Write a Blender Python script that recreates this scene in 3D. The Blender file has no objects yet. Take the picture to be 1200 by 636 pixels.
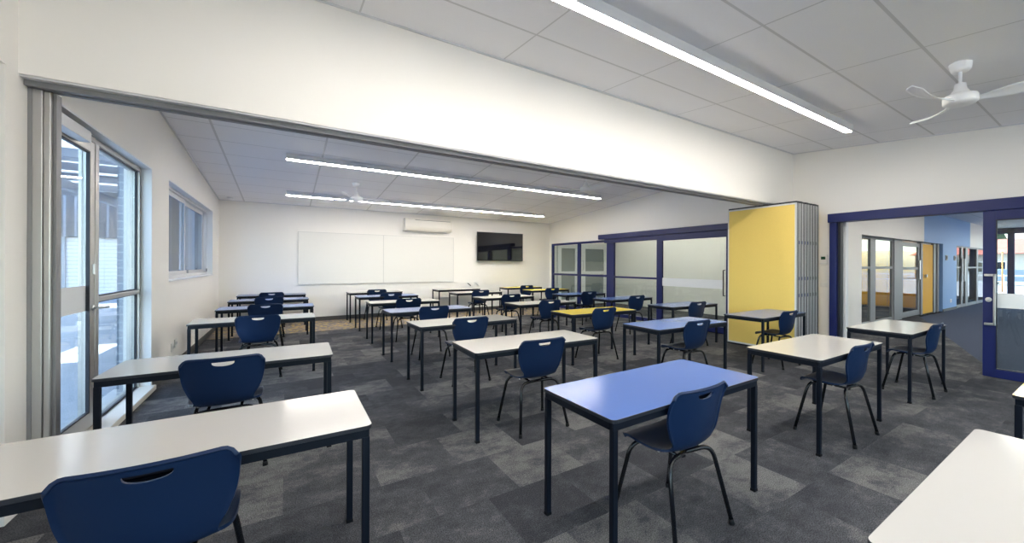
import bpy, bmesh, math, random
from mathutils import Vector, Matrix
random.seed(7)
PI = math.pi
SC = bpy.context.scene
COL = SC.collection

# ------------------------------------------------------------------ materials
def mat(name, color, rough=0.5, metal=0.0, spec=0.5, coat=0.0, coat_rough=0.05, bump=0.0, bscale=200.0, emit=None, estr=0.0, var=0.0, vscale=6.0):
    m = bpy.data.materials.new(name); m.use_nodes = True
    nt = m.node_tree; b = nt.nodes['Principled BSDF']
    b.inputs['Base Color'].default_value = (*color, 1)
    b.inputs['Roughness'].default_value = rough
    b.inputs['Metallic'].default_value = metal
    b.inputs['Specular IOR Level'].default_value = spec
    b.inputs['Coat Weight'].default_value = coat
    b.inputs['Coat Roughness'].default_value = coat_rough
    if emit:
        b.inputs['Emission Color'].default_value = (*emit, 1)
        b.inputs['Emission Strength'].default_value = estr
    if bump or var:
        tc = nt.nodes.new('ShaderNodeTexCoord')
    if bump:
        n = nt.nodes.new('ShaderNodeTexNoise'); n.inputs['Scale'].default_value = bscale
        n.inputs['Detail'].default_value = 2
        bp = nt.nodes.new('ShaderNodeBump'); bp.inputs['Strength'].default_value = bump
        bp.inputs['Distance'].default_value = 0.002
        nt.links.new(tc.outputs['Object'], n.inputs['Vector'])
        nt.links.new(n.outputs['Fac'], bp.inputs['Height'])
        nt.links.new(bp.outputs['Normal'], b.inputs['Normal'])
    if var:
        n = nt.nodes.new('ShaderNodeTexNoise'); n.inputs['Scale'].default_value = vscale
        n.inputs['Detail'].default_value = 4
        nt.links.new(tc.outputs['Object'], n.inputs['Vector'])
        mx = nt.nodes.new('ShaderNodeMix'); mx.data_type = 'RGBA'
        mx.inputs[6].default_value = (*[c*(1-var) for c in color], 1)
        mx.inputs[7].default_value = (*[min(1, c*(1+var)) for c in color], 1)
        nt.links.new(n.outputs['Fac'], mx.inputs[0])
        nt.links.new(mx.outputs[2], b.inputs['Base Color'])
    return m

def math_node(nt, op, a, b=None, c=None):
    n = nt.nodes.new('ShaderNodeMath'); n.operation = op
    for i, v in enumerate((a, b, c)):
        if v is None: continue
        if isinstance(v, (int, float)): n.inputs[i].default_value = v
        else: nt.links.new(v, n.inputs[i])
    return n.outputs[0]

def glass_mat(name, tint=(0.93, 0.96, 0.96), rough=0.0, ior=1.5):
    m = bpy.data.materials.new(name); m.use_nodes = True
    nt = m.node_tree; nt.nodes.clear()
    o = nt.nodes.new('ShaderNodeOutputMaterial')
    t = nt.nodes.new('ShaderNodeBsdfTransparent'); t.inputs[0].default_value = (*tint, 1)
    g = nt.nodes.new('ShaderNodeBsdfGlossy'); g.inputs['Roughness'].default_value = rough
    ge = nt.nodes.new('ShaderNodeNewGeometry')
    dt = nt.nodes.new('ShaderNodeVectorMath'); dt.operation = 'DOT_PRODUCT'
    nt.links.new(ge.outputs['Normal'], dt.inputs[0]); nt.links.new(ge.outputs['Incoming'], dt.inputs[1])
    f0 = ((ior-1)/(ior+1))**2
    inv = math_node(nt, 'POWER', math_node(nt, 'SUBTRACT', 1.0, math_node(nt, 'ABSOLUTE', dt.outputs['Value'])), 5.0)
    fr = math_node(nt, 'MULTIPLY_ADD', inv, 1-f0, f0)
    mx = nt.nodes.new('ShaderNodeMixShader')
    nt.links.new(fr, mx.inputs[0]); nt.links.new(t.outputs[0], mx.inputs[1])
    nt.links.new(g.outputs[0], mx.inputs[2]); nt.links.new(mx.outputs[0], o.inputs[0])
    return m

def ceiling_mat(nm, wx, wy):
    m = mat(nm, (0.64, 0.63, 0.64), 0.85)
    nt = m.node_tree; b = nt.nodes['Principled BSDF']
    g = nt.nodes.new('ShaderNodeNewGeometry'); s = nt.nodes.new('ShaderNodeSeparateXYZ')
    nt.links.new(g.outputs['Position'], s.inputs[0])
    def line(v, off, per, w):
        u = math_node(nt, 'FRACT', math_node(nt, 'DIVIDE', math_node(nt, 'SUBTRACT', v, off - w/2 + 100*-per), per))
        return math_node(nt, 'LESS_THAN', u, w/per)
    lx = line(s.outputs[0], 0.485, 1.285, wx)
    ly = line(s.outputs[1], 2.975, 0.6465, wy)
    k = math_node(nt, 'MAXIMUM', lx, ly)
    n = nt.nodes.new('ShaderNodeTexNoise'); n.inputs['Scale'].default_value = 90
    nt.links.new(g.outputs['Position'], n.inputs['Vector'])
    mx0 = nt.nodes.new('ShaderNodeMix'); mx0.data_type = 'RGBA'
    mx0.inputs[6].default_value = (0.87, 0.86, 0.87, 1); mx0.inputs[7].default_value = (0.91, 0.90, 0.91, 1)
    nt.links.new(n.outputs['Fac'], mx0.inputs[0])
    mx = nt.nodes.new('ShaderNodeMix'); mx.data_type = 'RGBA'
    mx.inputs[7].default_value = (0.66, 0.65, 0.65, 1)  # grid bars darker than the tiles: their shadow edges put into the colour
    nt.links.new(mx0.outputs[2], mx.inputs[6]); nt.links.new(k, mx.inputs[0])
    nt.links.new(mx.outputs[2], b.inputs['Base Color'])
    return m

def carpet_mat():
    m = mat('carpet_tiles', (0.1, 0.1, 0.1), 1.0, spec=0.1)
    nt = m.node_tree; b = nt.nodes['Principled BSDF']
    g = nt.nodes.new('ShaderNodeNewGeometry'); s = nt.nodes.new('ShaderNodeSeparateXYZ')
    nt.links.new(g.outputs['Position'], s.inputs[0])
    T = 0.515
    iy = math_node(nt, 'FLOOR', math_node(nt, 'DIVIDE', math_node(nt, 'ADD', s.outputs[1], 9.07), T))
    sh = math_node(nt, 'MULTIPLY', math_node(nt, 'MODULO', iy, 2.0), T*0.42)
    ix = math_node(nt, 'FLOOR', math_node(nt, 'DIVIDE', math_node(nt, 'ADD', math_node(nt, 'ADD', s.outputs[0], 9.58), sh), T))
    cb = nt.nodes.new('ShaderNodeCombineXYZ')
    nt.links.new(ix, cb.inputs[0]); nt.links.new(iy, cb.inputs[1])
    wn = nt.nodes.new('ShaderNodeTexWhiteNoise'); wn.noise_dimensions = '3D'
    nt.links.new(cb.outputs[0], wn.inputs['Vector'])
    # blotches, different in each tile, drawn out along X
    vm = nt.nodes.new('ShaderNodeVectorMath'); vm.operation = 'MULTIPLY'; vm.inputs[1].default_value = (1.0, 1.25, 1)
    nt.links.new(g.outputs['Position'], vm.inputs[0])
    vm2 = nt.nodes.new('ShaderNodeVectorMath'); vm2.operation = 'MULTIPLY_ADD'; vm2.inputs[1].default_value = (31, 17, 23)
    nt.links.new(wn.outputs['Color'], vm2.inputs[0]); nt.links.new(vm.outputs[0], vm2.inputs[2])
    n1 = nt.nodes.new('ShaderNodeTexNoise'); n1.inputs['Scale'].default_value = 1.7; n1.inputs['Detail'].default_value = 9
    n1.inputs['Roughness'].default_value = 0.82
    nt.links.new(vm2.outputs[0], n1.inputs['Vector'])
    rp = nt.nodes.new('ShaderNodeValToRGB')
    e = rp.color_ramp.elements
    e[0].position = 0.38; e[0].color = (0.045, 0.047, 0.054, 1)
    e[1].position = 0.64; e[1].color = (0.150, 0.149, 0.147, 1)
    k = e.new(0.52); k.color = (0.073, 0.075, 0.082, 1)
    off = math_node(nt, 'ADD', n1.outputs['Fac'], math_node(nt, 'MULTIPLY', math_node(nt, 'SUBTRACT', wn.outputs['Value'], 0.5), 0.20))
    nt.links.new(off, rp.inputs[0])
    n2 = nt.nodes.new('ShaderNodeTexNoise'); n2.inputs['Scale'].default_value = 170; n2.inputs['Detail'].default_value = 4
    nt.links.new(g.outputs['Position'], n2.inputs['Vector'])
    hs = nt.nodes.new('ShaderNodeMix'); hs.data_type = 'RGBA'; hs.blend_type = 'MULTIPLY'; hs.inputs[0].default_value = 1.0
    r2 = nt.nodes.new('ShaderNodeMapRange'); r2.inputs[1].default_value = 0.3; r2.inputs[2].default_value = 0.7
    r2.inputs[3].default_value = 0.30; r2.inputs[4].default_value = 1.75
    nt.links.new(n2.outputs['Fac'], r2.inputs[0])
    nt.links.new(rp.outputs[0], hs.inputs[6]); nt.links.new(r2.outputs[0], hs.inputs[7])
    nt.links.new(hs.outputs[2], b.inputs['Base Color'])
    bp = nt.nodes.new('ShaderNodeBump'); bp.inputs['Strength'].default_value = 0.5; bp.inputs['Distance'].default_value = 0.004
    nt.links.new(n2.outputs['Fac'], bp.inputs['Height']); nt.links.new(bp.outputs['Normal'], b.inputs['Normal'])
    return m

def speckle_mat(name, c1, c2, c3, scale, thr=0.5):
    m = mat(name, c1, 1.0, spec=0.1)
    nt = m.node_tree; b = nt.nodes['Principled BSDF']
    g = nt.nodes.new('ShaderNodeNewGeometry')
    v = nt.nodes.new('ShaderNodeTexVoronoi'); v.inputs['Scale'].default_value = scale
    nt.links.new(g.outputs['Position'], v.inputs['Vector'])
    sp = nt.nodes.new('ShaderNodeSeparateColor'); nt.links.new(v.outputs['Color'], sp.inputs[0])
    rp = nt.nodes.new('ShaderNodeValToRGB'); rp.color_ramp.interpolation = 'CONSTANT'
    e = rp.color_ramp.elements
    e[0].color = (*c1, 1); e[1].position = thr; e[1].color = (*c2, 1)
    k = e.new(min(0.99, thr+0.25)); k.color = (*c3, 1)
    nt.links.new(sp.outputs[0], rp.inputs[0]); nt.links.new(rp.outputs[0], b.inputs['Base Color'])
    return m

def stripe_mat(name, c1, c2, axis, per, duty=0.5, rough=0.5):
    m = mat(name, c1, rough)
    nt = m.node_tree; b = nt.nodes['Principled BSDF']
    g = nt.nodes.new('ShaderNodeNewGeometry'); s = nt.nodes.new('ShaderNodeSeparateXYZ')
    nt.links.new(g.outputs['Position'], s.inputs[0])
    u = math_node(nt, 'FRACT', math_node(nt, 'DIVIDE', math_node(nt, 'ADD', s.outputs[axis], 50.0), per))
    k = math_node(nt, 'LESS_THAN', u, duty)
    mx = nt.nodes.new('ShaderNodeMix'); mx.data_type = 'RGBA'
    mx.inputs[6].default_value = (*c1, 1); mx.inputs[7].default_value = (*c2, 1)
    nt.links.new(k, mx.inputs[0]); nt.links.new(mx.outputs[2], b.inputs['Base Color'])
    return m

def brick_mat(name, c1, c2, mortar, w=0.39, h=0.19):
    m = mat(name, c1, 0.8)
    nt = m.node_tree; b = nt.nodes['Principled BSDF']
    g = nt.nodes.new('ShaderNodeNewGeometry'); s = nt.nodes.new('ShaderNodeSeparateXYZ')
    nt.links.new(g.outputs['Position'], s.inputs[0])
    c = nt.nodes.new('ShaderNodeCombineXYZ')
    nt.links.new(math_node(nt, 'ADD', s.outputs[0], s.outputs[1]), c.inputs[0]); nt.links.new(s.outputs[2], c.inputs[1])
    t = nt.nodes.new('ShaderNodeTexBrick')
    t.inputs['Scale'].default_value = 1.0; t.inputs['Brick Width'].default_value = w; t.inputs['Row Height'].default_value = h
    t.inputs['Mortar Size'].default_value = 0.008
    t.inputs['Color1'].default_value = (*c1, 1); t.inputs['Color2'].default_value = (*c2, 1); t.inputs['Mortar'].default_value = (*mortar, 1)
    nt.links.new(c.outputs[0], t.inputs['Vector']); nt.links.new(t.outputs['Color'], b.inputs['Base Color'])
    return m

M = {}
M['wall'] = mat('painted_plasterboard', (0.87, 0.845, 0.80), 0.55, spec=0.3, bump=0.05, bscale=300)
M['ceil'] = ceiling_mat('ceiling_tile', 0.014, 0.024)
M['ceil2'] = ceiling_mat('ceiling_tile_rear', 0.026, 0.017)
M['carpet'] = carpet_mat()
M['gold_carpet'] = speckle_mat('speckled_carpet', (0.17, 0.155, 0.15), (0.40, 0.30, 0.13), (0.26, 0.22, 0.19), 17, 0.35)
M['blue_carpet'] = speckle_mat('navy_carpet', (0.060, 0.075, 0.115), (0.075, 0.092, 0.135), (0.050, 0.063, 0.098), 160)
M['baseboard'] = mat('charcoal_skirting', (0.075, 0.07, 0.068), 0.5)
M['alu'] = mat('satin_aluminium', (0.50, 0.49, 0.475), 0.38, metal=0.75, var=0.05)
M['alu_l'] = mat('pale_aluminium', (0.68, 0.68, 0.69), 0.42, metal=0.12)
M['alu_d'] = mat('grey_aluminium', (0.25, 0.25, 0.255), 0.5, metal=0.2)
M['white_frame'] = mat('white_powdercoat', (0.78, 0.79, 0.80), 0.4)
M['gasket'] = mat('black_gasket', (0.012, 0.014, 0.022), 0.5)
M['navy_metal'] = mat('royal_blue_powdercoat', (0.012, 0.019, 0.105), 0.36, spec=0.35, bump=0.03, bscale=500)
M['frame'] = mat('dark_navy_steel', (0.003, 0.0055, 0.012), 0.45, spec=0.22, bump=0.04, bscale=600)
M['edge'] = mat('dark_table_edging', (0.012, 0.014, 0.022), 0.45)
M['lam_w'] = mat('white_laminate', (0.57, 0.55, 0.515), 0.16, spec=0.5, coat=0.2, coat_rough=0.1, bump=0.015, bscale=900)
M['lam_b'] = mat('blue_laminate', (0.095, 0.185, 0.50), 0.23, spec=0.5, coat=0.2, coat_rough=0.12, bump=0.015, bscale=900)
M['lam_y'] = mat('yellow_laminate', (0.92, 0.70, 0.03), 0.22, spec=0.5, coat=0.1, coat_rough=0.12, bump=0.015, bscale=900)
M['shell'] = mat('navy_moulded_plastic', (0.006, 0.020, 0.062), 0.40, spec=0.25, bump=0.12, bscale=700)
M['black_tube'] = mat('black_gloss_steel', (0.006, 0.007, 0.010), 0.25, spec=0.45, coat=0.1)
M['rubber'] = mat('black_rubber', (0.008, 0.008, 0.009), 0.7, spec=0.2)
M['chrome'] = mat('brushed_steel', (0.62, 0.62, 0.62), 0.28, metal=0.9)
M['housing'] = mat('grey_light_housing', (0.72, 0.72, 0.73), 0.45, metal=0.2)
M['fan'] = mat('white_fan_plastic', (0.90, 0.90, 0.91), 0.35)
M['appliance'] = mat('cream_appliance_plastic', (0.80, 0.77, 0.70), 0.35)
M['slot'] = mat('dark_slot', (0.05, 0.05, 0.05), 0.6)
M['board'] = mat('glossy_white_board', (0.79, 0.775, 0.735), 0.32, spec=0.4)
M['board_edge'] = mat('board_trim', (0.62, 0.61, 0.59), 0.4)
M['tv_screen'] = mat('black_screen_glass', (0.004, 0.004, 0.006), 0.04, spec=0.9)
M['tv_bezel'] = mat('black_bezel', (0.008, 0.008, 0.010), 0.3)
M['felt'] = mat('yellow_acoustic_fabric', (0.87, 0.64, 0.18), 0.95, spec=0.1, bump=0.35, bscale=260, var=0.05, vscale=60)
M['white_plastic'] = mat('white_switch_plastic', (0.80, 0.79, 0.76), 0.4)
M['lcd'] = mat('green_display', (0.02, 0.07, 0.045), 0.2)
M['hinge_blue'] = mat('blue_hinge_pin', (0.10, 0.11, 0.33), 0.4)
M['glass'] = glass_mat('clear_glass', (0.90, 0.945, 0.94))
M['glass_in'] = glass_mat('partition_glass', (0.86, 0.90, 0.885), ior=1.55)
M['glass_c'] = glass_mat('corridor_glass', (0.86, 0.90, 0.90), ior=1.22)
M['glass_blue'] = glass_mat('tinted_glass', (0.62, 0.76, 0.88), ior=1.5)
M['frost'] = mat('frosted_band', (0.80, 0.82, 0.84), 0.6)
M['bluepaint'] = mat('sky_blue_paint', (0.25, 0.42, 0.72), 0.6, spec=0.3)
M['yellowdoor'] = mat('yellow_door_paint', (0.86, 0.46, 0.02), 0.6, spec=0.2)
M['pinboard'] = mat('grey_pinboard', (0.22, 0.25, 0.25), 0.9)
M['paving'] = mat('grey_paving', (0.42, 0.46, 0.52), 0.7, var=0.15, vscale=9)
M['brick'] = brick_mat('blue_grey_brick', (0.125, 0.155, 0.21), (0.15, 0.185, 0.25), (0.34, 0.38, 0.44), 0.25, 0.086)
M['white_brick'] = brick_mat('white_blockwork', (0.62, 0.64, 0.66), (0.66, 0.68, 0.70), (0.45, 0.48, 0.5), 0.4, 0.2)
M['corr'] = stripe_mat('dark_corrugated_steel', (0.20, 0.25, 0.33), (0.055, 0.07, 0.10), 0, 0.30, 0.78)
M['corr2'] = stripe_mat('corrugated_fence_steel', (0.30, 0.37, 0.50), (0.10, 0.135, 0.20), 1, 0.62, 0.80)
M['roller'] = stripe_mat('white_roller_slats', (0.72, 0.75, 0.80), (0.46, 0.50, 0.56), 2, 0.16, 0.18)
M['galv'] = stripe_mat('galvanised_roof_sheet', (0.66, 0.72, 0.78), (0.42, 0.47, 0.53), 1, 0.25, 0.3)
M['poly'] = bpy.data.materials.new('translucent_roof_sheet'); M['poly'].use_nodes = True
_n = M['poly'].node_tree; _n.nodes.clear()
_o = _n.nodes.new('ShaderNodeOutputMaterial'); _t = _n.nodes.new('ShaderNodeBsdfTranslucent'); _t.inputs[0].default_value = (0.85, 0.88, 0.9, 1)
_d = _n.nodes.new('ShaderNodeBsdfDiffuse'); _d.inputs[0].default_value = (0.7, 0.74, 0.78, 1); _m = _n.nodes.new('ShaderNodeMixShader'); _m.inputs[0].default_value = 0.4
_n.links.new(_t.outputs[0], _m.inputs[1]); _n.links.new(_d.outputs[0], _m.inputs[2]); _n.links.new(_m.outputs[0], _o.inputs[0])
M['galv_beam'] = mat('galvanised_purlin', (0.22, 0.26, 0.32), 0.4, metal=0.3)
M['beam_w'] = mat('white_roof_beam', (0.62, 0.68, 0.76), 0.5)
M['dark_clad'] = mat('dark_cladding', (0.07, 0.085, 0.12), 0.6)
M['asphalt'] = mat('asphalt', (0.20, 0.20, 0.21), 0.9, var=0.1)
M['roof_red'] = stripe_mat('terracotta_roof', (0.42, 0.115, 0.07), (0.30, 0.08, 0.05), 2, 0.3, 0.2)
M['house_wall'] = brick_mat('house_brick', (0.42, 0.36, 0.30), (0.48, 0.41, 0.34), (0.5, 0.48, 0.45), 0.25, 0.09)
M['leaf'] = mat('dark_green_foliage', (0.05, 0.085, 0.035), 0.9, var=0.4, vscale=3)
M['bark'] = mat('bark', (0.10, 0.075, 0.055), 0.9)
M['fence_w'] = mat('white_painted_rail', (0.75, 0.75, 0.74), 0.5)
M['orange'] = mat('orange_post_paint', (0.65, 0.28, 0.06), 0.5)
M['car_w'] = mat('car_body_paint', (0.20, 0.24, 0.30), 0.2, coat=0.6)
M['diffuser'] = mat('lit_diffuser', (0.9, 0.9, 0.9), 0.5, emit=(1.0, 0.95, 0.88), estr=15.5)

# ------------------------------------------------------------------ mesh builder
class MB:
    def __init__(s): s.v = []; s.f = []; s.m = []; s.sm = []
    def add(s, vs, fs, mi=0, smooth=False):
        o = len(s.v); s.v += [tuple(v) for v in vs]
        for f in fs:
            s.f.append([i+o for i in f]); s.m.append(mi); s.sm.append(smooth)
        return s
    def box(s, x0, x1, y0, y1, z0, z1, mi=0, top=None):
        v = [(x0,y0,z0),(x1,y0,z0),(x1,y1,z0),(x0,y1,z0),(x0,y0,z1),(x1,y0,z1),(x1,y1,z1),(x0,y1,z1)]
        o = len(s.v); s.v += v
        fs = [(0,3,2,1),(4,5,6,7),(0,1,5,4),(1,2,6,5),(2,3,7,6),(3,0,4,7)]
        for k, f in enumerate(fs):
            s.f.append([i+o for i in f]); s.m.append(top if (top is not None and k == 1) else mi); s.sm.append(False)
        return s
    def tube(s, path, r, n=10, mi=0, rs=None):
        pts = [Vector(p) for p in path]; rings = []
        up = Vector((0.013, 0.02, 1)).normalized()
        t0 = (pts[1]-pts[0]).normalized()
        a = t0.cross(up)
        if a.length < 1e-3: a = t0.cross(Vector((1, 0, 0)))
        a.normalize(); prev = t0
        for i, p in enumerate(pts):
            t = (pts[min(i+1, len(pts)-1)]-pts[max(i-1, 0)]).normalized()
            q = prev.rotation_difference(t); a = (q @ a).normalized(); prev = t
            b = t.cross(a).normalized(); rr = rs[i] if rs else r
            rings.append([p + a*math.cos(2*PI*k/n)*rr + b*math.sin(2*PI*k/n)*rr for k in range(n)])
        vs = [v for ring in rings for v in ring]; fs = []
        for i in range(len(rings)-1):
            for k in range(n):
                fs.append((i*n+k, i*n+(k+1) % n, (i+1)*n+(k+1) % n, (i+1)*n+k))
        s.add(vs, fs, mi, True)
        s.add(rings[0], [tuple(range(n))[::-1]], mi); s.add(rings[-1], [tuple(range(n))], mi)
        return s
    def lathe(s, prof, n=28, mi=0, c=(0,0,0), smooth=True):
        vs = []; fs = []
        for (r, z) in prof:
            for k in range(n):
                vs.append((c[0]+r*math.cos(2*PI*k/n), c[1]+r*math.sin(2*PI*k/n), c[2]+z))
        for i in range(len(prof)-1):
            for k in range(n):
                fs.append((i*n+k, (i+1)*n+k, (i+1)*n+(k+1) % n, i*n+(k+1) % n))
        fs.append(tuple(range(n))); fs.append(tuple((len(prof)-1)*n+k for k in range(n))[::-1])
        return s.add(vs, fs, mi, smooth)
    def prism(s, poly, z0, z1, mi=0, top=None):
        n = len(poly)
        vs = [(x, y, z0) for x, y in poly] + [(x, y, z1) for x, y in poly]
        s.add(vs, [tuple(range(n))[::-1]], mi)
        o = len(s.v); s.add(vs, [tuple(range(n, 2*n))], mi if top is None else top)
        s.add(vs, [(k, (k+1) % n, n+(k+1) % n, n+k) for k in range(n)], mi)
        return s
    def xform(s, M4, start=0):
        for i in range(start, len(s.v)): s.v[i] = tuple(M4 @ Vector(s.v[i]))
        return s
    def build(s, name, mats, parent=None, bevel=0.0, loc=None, recalc=True):
        me = bpy.data.meshes.new(name); me.from_pydata(s.v, [], s.f)
        if not isinstance(mats, (list, tuple)): mats = [mats]
        for m in mats: me.materials.append(m)
        for p, mi, sm in zip(me.polygons, s.m, s.sm): p.material_index = mi; p.use_smooth = sm
        if recalc:
            bm = bmesh.new(); bm.from_mesh(me)
            bmesh.ops.remove_doubles(bm, verts=bm.verts, dist=1e-6)
            bmesh.ops.recalc_face_normals(bm, faces=bm.faces); bm.to_mesh(me); bm.free()
        o = bpy.data.objects.new(name, me); COL.objects.link(o)
        if parent is not None: o.parent = parent
        if loc: o.location = loc
        if bevel:
            b = o.modifiers.new('bevel', 'BEVEL'); b.width = bevel; b.segments = 2; b.limit_method = 'ANGLE'; b.angle_limit = 0.7
        return o

def rrect(x0, x1, y0, y1, r, n=5):
    p = []
    for cx, cy, a0 in ((x1-r, y0+r, -PI/2), (x1-r, y1-r, 0), (x0+r, y1-r, PI/2), (x0+r, y0+r, PI)):
        for k in range(n+1):
            a = a0 + PI/2*k/n; p.append((cx+r*math.cos(a), cy+r*math.sin(a)))
    return p

def empty(name, loc, rz=0.0, rx=0.0):
    o = bpy.data.objects.new(name, None); COL.objects.link(o)
    o.empty_display_size = 0.1; o.location = loc; o.rotation_euler = (rx, 0, rz); return o
def tag(o, label, cat, group=None):
    o['label'] = label; o['category'] = cat
    if group: o['group'] = group
    return o
def struct(o): o['kind'] = 'structure'; return o
def children(o): return [c for c in bpy.data.objects if c.parent == o]
def copy_tree(o, parent=None):
    c = o.copy(); COL.objects.link(c)
    if parent is not None: c.parent = parent
    for ch in children(o): copy_tree(ch, c)
    return c

# ------------------------------------------------------------------ room dimensions
XL, XR, YB, YF, YR = -1.25, 7.60, 11.82, 3.62, 3.86     # left wall, right wall, far wall, bulkhead faces
Y0 = -4.6                                                # wall behind the camera
WT = 0.22
def zc_near(y): return 3.465 + 0.087*(y-3.62)
def zc_rear(y): return 3.465 - 0.073*(y-3.70)

# floors
struct(MB().box(XL-0.05, XR, Y0, 9.97, -0.10, 0.0).build('floor', M['carpet']))
struct(MB().box(XL-0.05, XR, 9.97, YB, -0.10, 0.0).build('floor.001', M['gold_carpet']))
# carpet running out through the doorway, cut on the diagonal against the navy corridor carpet
struct(MB().prism([(XR, 3.71), (XR, 1.03), (14.72, 3.55), (15.17, 3.71)], -0.10, 0.0).build('floor.002', M['carpet']))
struct(MB().prism([(XR, 1.03), (XR, -6.0), (24.5, -6.0), (24.5, 3.55), (14.72, 3.55)], -0.10, 0.0).build('floor.003', M['blue_carpet']))
struct(MB().box(XR, 24.5, 3.71, 12.0, -0.10, 0.0).build('floor.004', M['carpet']))

# ceilings
def slab(name, x0, x1, ya, yb, fa, m, t=0.12):
    mb = MB()
    v = [(x0,ya,fa(ya)),(x1,ya,fa(ya)),(x1,yb,fa(yb)),(x0,yb,fa(yb))]
    v += [(a,b,c+t) for a,b,c in v]
    mb.add(v, [(0,3,2,1),(4,5,6,7),(0,1,5,4),(1,2,6,5),(2,3,7,6),(3,0,4,7)])
    return struct(mb.build(name, m))
slab('ceiling', XL-WT, XR+0.15, Y0, YF+0.02, zc_near, M['ceil'])
slab('ceiling.001', XL-WT, XR+0.15, YR-0.02, YB+0.1, zc_rear, M['ceil2'])
# slim shadow-line angle round the ceiling edge
def trim_line(n, mb, m): return struct(mb.build('trim_%d' % n, m))

# left wall (openings: added fill window, glazed door, sliding window)
mb = MB(); x0, x1 = XL-WT, XL; H = 3.6
mb.box(x0, x1, Y0, -4.2, 0, H); mb.box(x0, x1, -4.2, -0.5, 2.50, H); mb.box(x0, x1, -4.2, -0.5, 0, 0.3)
mb.box(x0, x1, -0.5, 0.9, 0, H); mb.box(x0, x1-0.16, 0.9, 3.50, 0, H); mb.box(x1-0.16, x1, 0.9, 3.50, 2.50, H)
mb.box(x0, x1, 3.50, 3.95, 0, H)
mb.box(x0, x1, 3.95, 6.37, 2.50, H)
mb.box(x0, x1, 6.37, 7.17, 0, H)
mb.box(x0, x1, 7.17, 10.91, 0, 1.205); mb.box(x0, x1, 7.17, 10.91, 2.515, H)
mb.box(x0, x1, 10.91, YB+0.15, 0, H)
struct(mb.build('wall_left', M['wall']))
# back wall
struct(MB().box(XL, XR+0.15, YB, YB+0.15, 0, 3.3).build('wall_back', M['wall']))
# wall behind the camera, opened for an added fill window
mb = MB(); mb.box(XL-WT, -0.4, Y0-0.15, Y0, 0, 3.2); mb.box(7.1, XR+0.15, Y0-0.15, Y0, 0, 3.2); mb.box(-0.4, 7.1, Y0-0.15, Y0, 0, 0.45); mb.box(-0.4, 7.1, Y0-0.15, Y0, 2.55, 3.2)
struct(mb.build('wall_front', M['wall']))
s = MB()
for xx in (-0.4, 1.45, 3.32, 5.19, 7.04): s.box(xx, xx+0.06, Y0-0.12, Y0-0.04, 0.45, 2.55)
s.box(-0.34, 7.04, Y0-0.12, Y0-0.04, 0.45, 0.51); s.box(-0.34, 7.04, Y0-0.12, Y0-0.04, 2.49, 2.55)
w8 = struct(s.build('window_8', M['alu'], bevel=0.003))  # unseen window added to let fill daylight into the near room
MB().box(-0.34, 7.04, Y0-0.085, Y0-0.078, 0.51, 2.49).build('window_glass', M['glass'], w8)
struct(MB().box(XL-WT, 24.5, -40, Y0-0.15, -0.12, -0.03).build('bounce_ground', mat('pale_bounce_ground', (0.56, 0.52, 0.46), 0.8, var=0.08)))  # unseen pale ground added to bounce sunlight up to the ceiling
# right wall
mb = MB(); x0, x1 = XR, XR+0.15
mb.box(x0, x1, Y0, -1.6, 0, H); mb.box(x0, x1, -1.6, 2.90, 2.16, H)
mb.box(x0, x1, 2.90, 4.15, 0, H)
mb.box(x0, x1, 4.15, 11.58, 2.15, H)
mb.box(x0, x1, 11.58, YB, 0, H)
struct(mb.build('wall_right', M['wall']))
# bulkhead over the folding partition
struct(MB().box(XL, XR, YF, YR, 2.50, 3.62).build('wall_bulkhead', M['wall']))

# baseboards
struct(MB().box(XL, XR, YB-0.014, YB, 0, 0.10).build('baseboard_back', M['baseboard'], bevel=0.003))
struct(MB().box(XL, XL+0.014, 6.40, YB-0.014, 0, 0.10).build('baseboard_left', M['baseboard'], bevel=0.003))
struct(MB().box(XR-0.014, XR, 2.99, 4.14, 0, 0.10).build('baseboard_right', M['baseboard'], bevel=0.003))
# whitewashed ceiling perimeter angles
mb = MB()
for ya, yb, f in ((Y0, YF, zc_near), (YR, YB, zc_rear)):
    for xx in (XL, XR-0.02):
        v = [(xx, ya, f(ya)-0.012), (xx+0.02, ya, f(ya)-0.012), (xx+0.02, yb, f(yb)-0.012), (xx, yb, f(yb)-0.012)]
        v += [(a, b, c+0.02) for a, b, c in v]
        mb.add(v, [(0,3,2,1),(4,5,6,7),(0,1,5,4),(1,2,6,5),(2,3,7,6),(3,0,4,7)])
mb.box(XL, XR, YF-0.02, YF, zc_near(YF)-0.014, zc_near(YF)+0.01)
mb.box(XL, XR, YB-0.02, YB, zc_rear(YB)-0.010, zc_rear(YB)+0.01)
trim_line(1, mb, M['alu_l'])

# ------------------------------------------------------------------ folding partition: track, jamb post, stack
t = tag(empty('partition_track', (3.17, 3.73, 2.50)), 'long aluminium partition track under the bulkhead, running wall to stack', 'track')
MB().box(XL-3.17, XR-3.17, -0.10, -0.055, -0.012, 0).box(XL-3.17, XR-3.17, 0.055, 0.10, -0.012, 0).build('flange', M['alu_l'], t)
MB().box(XL-3.17, XR-3.17, -0.055, -0.012, -0.045, 0).box(XL-3.17, XR-3.17, 0.012, 0.055, -0.045, 0).build('rail', M['alu_d'], t, bevel=0.003)
MB().box(XL-3.17, XR-3.17, -0.012, 0.012, -0.010, 0).build('channel', M['gasket'], t)
t = tag(empty('partition_jamb_post', (XL, 3.78, 0)), 'tall grey aluminium partition jamb fixed to the window wall', 'jamb post')
mb = MB(); mb.box(0, 0.055, -0.055, 0.075, 0.0, 2.455)
mb.build('post', M['alu'], t, bevel=0.004)
MB().box(0.055, 0.085, -0.045, 0.065, 0.0, 2.455).build('cover_strip', M['alu'], t, bevel=0.006)
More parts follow.
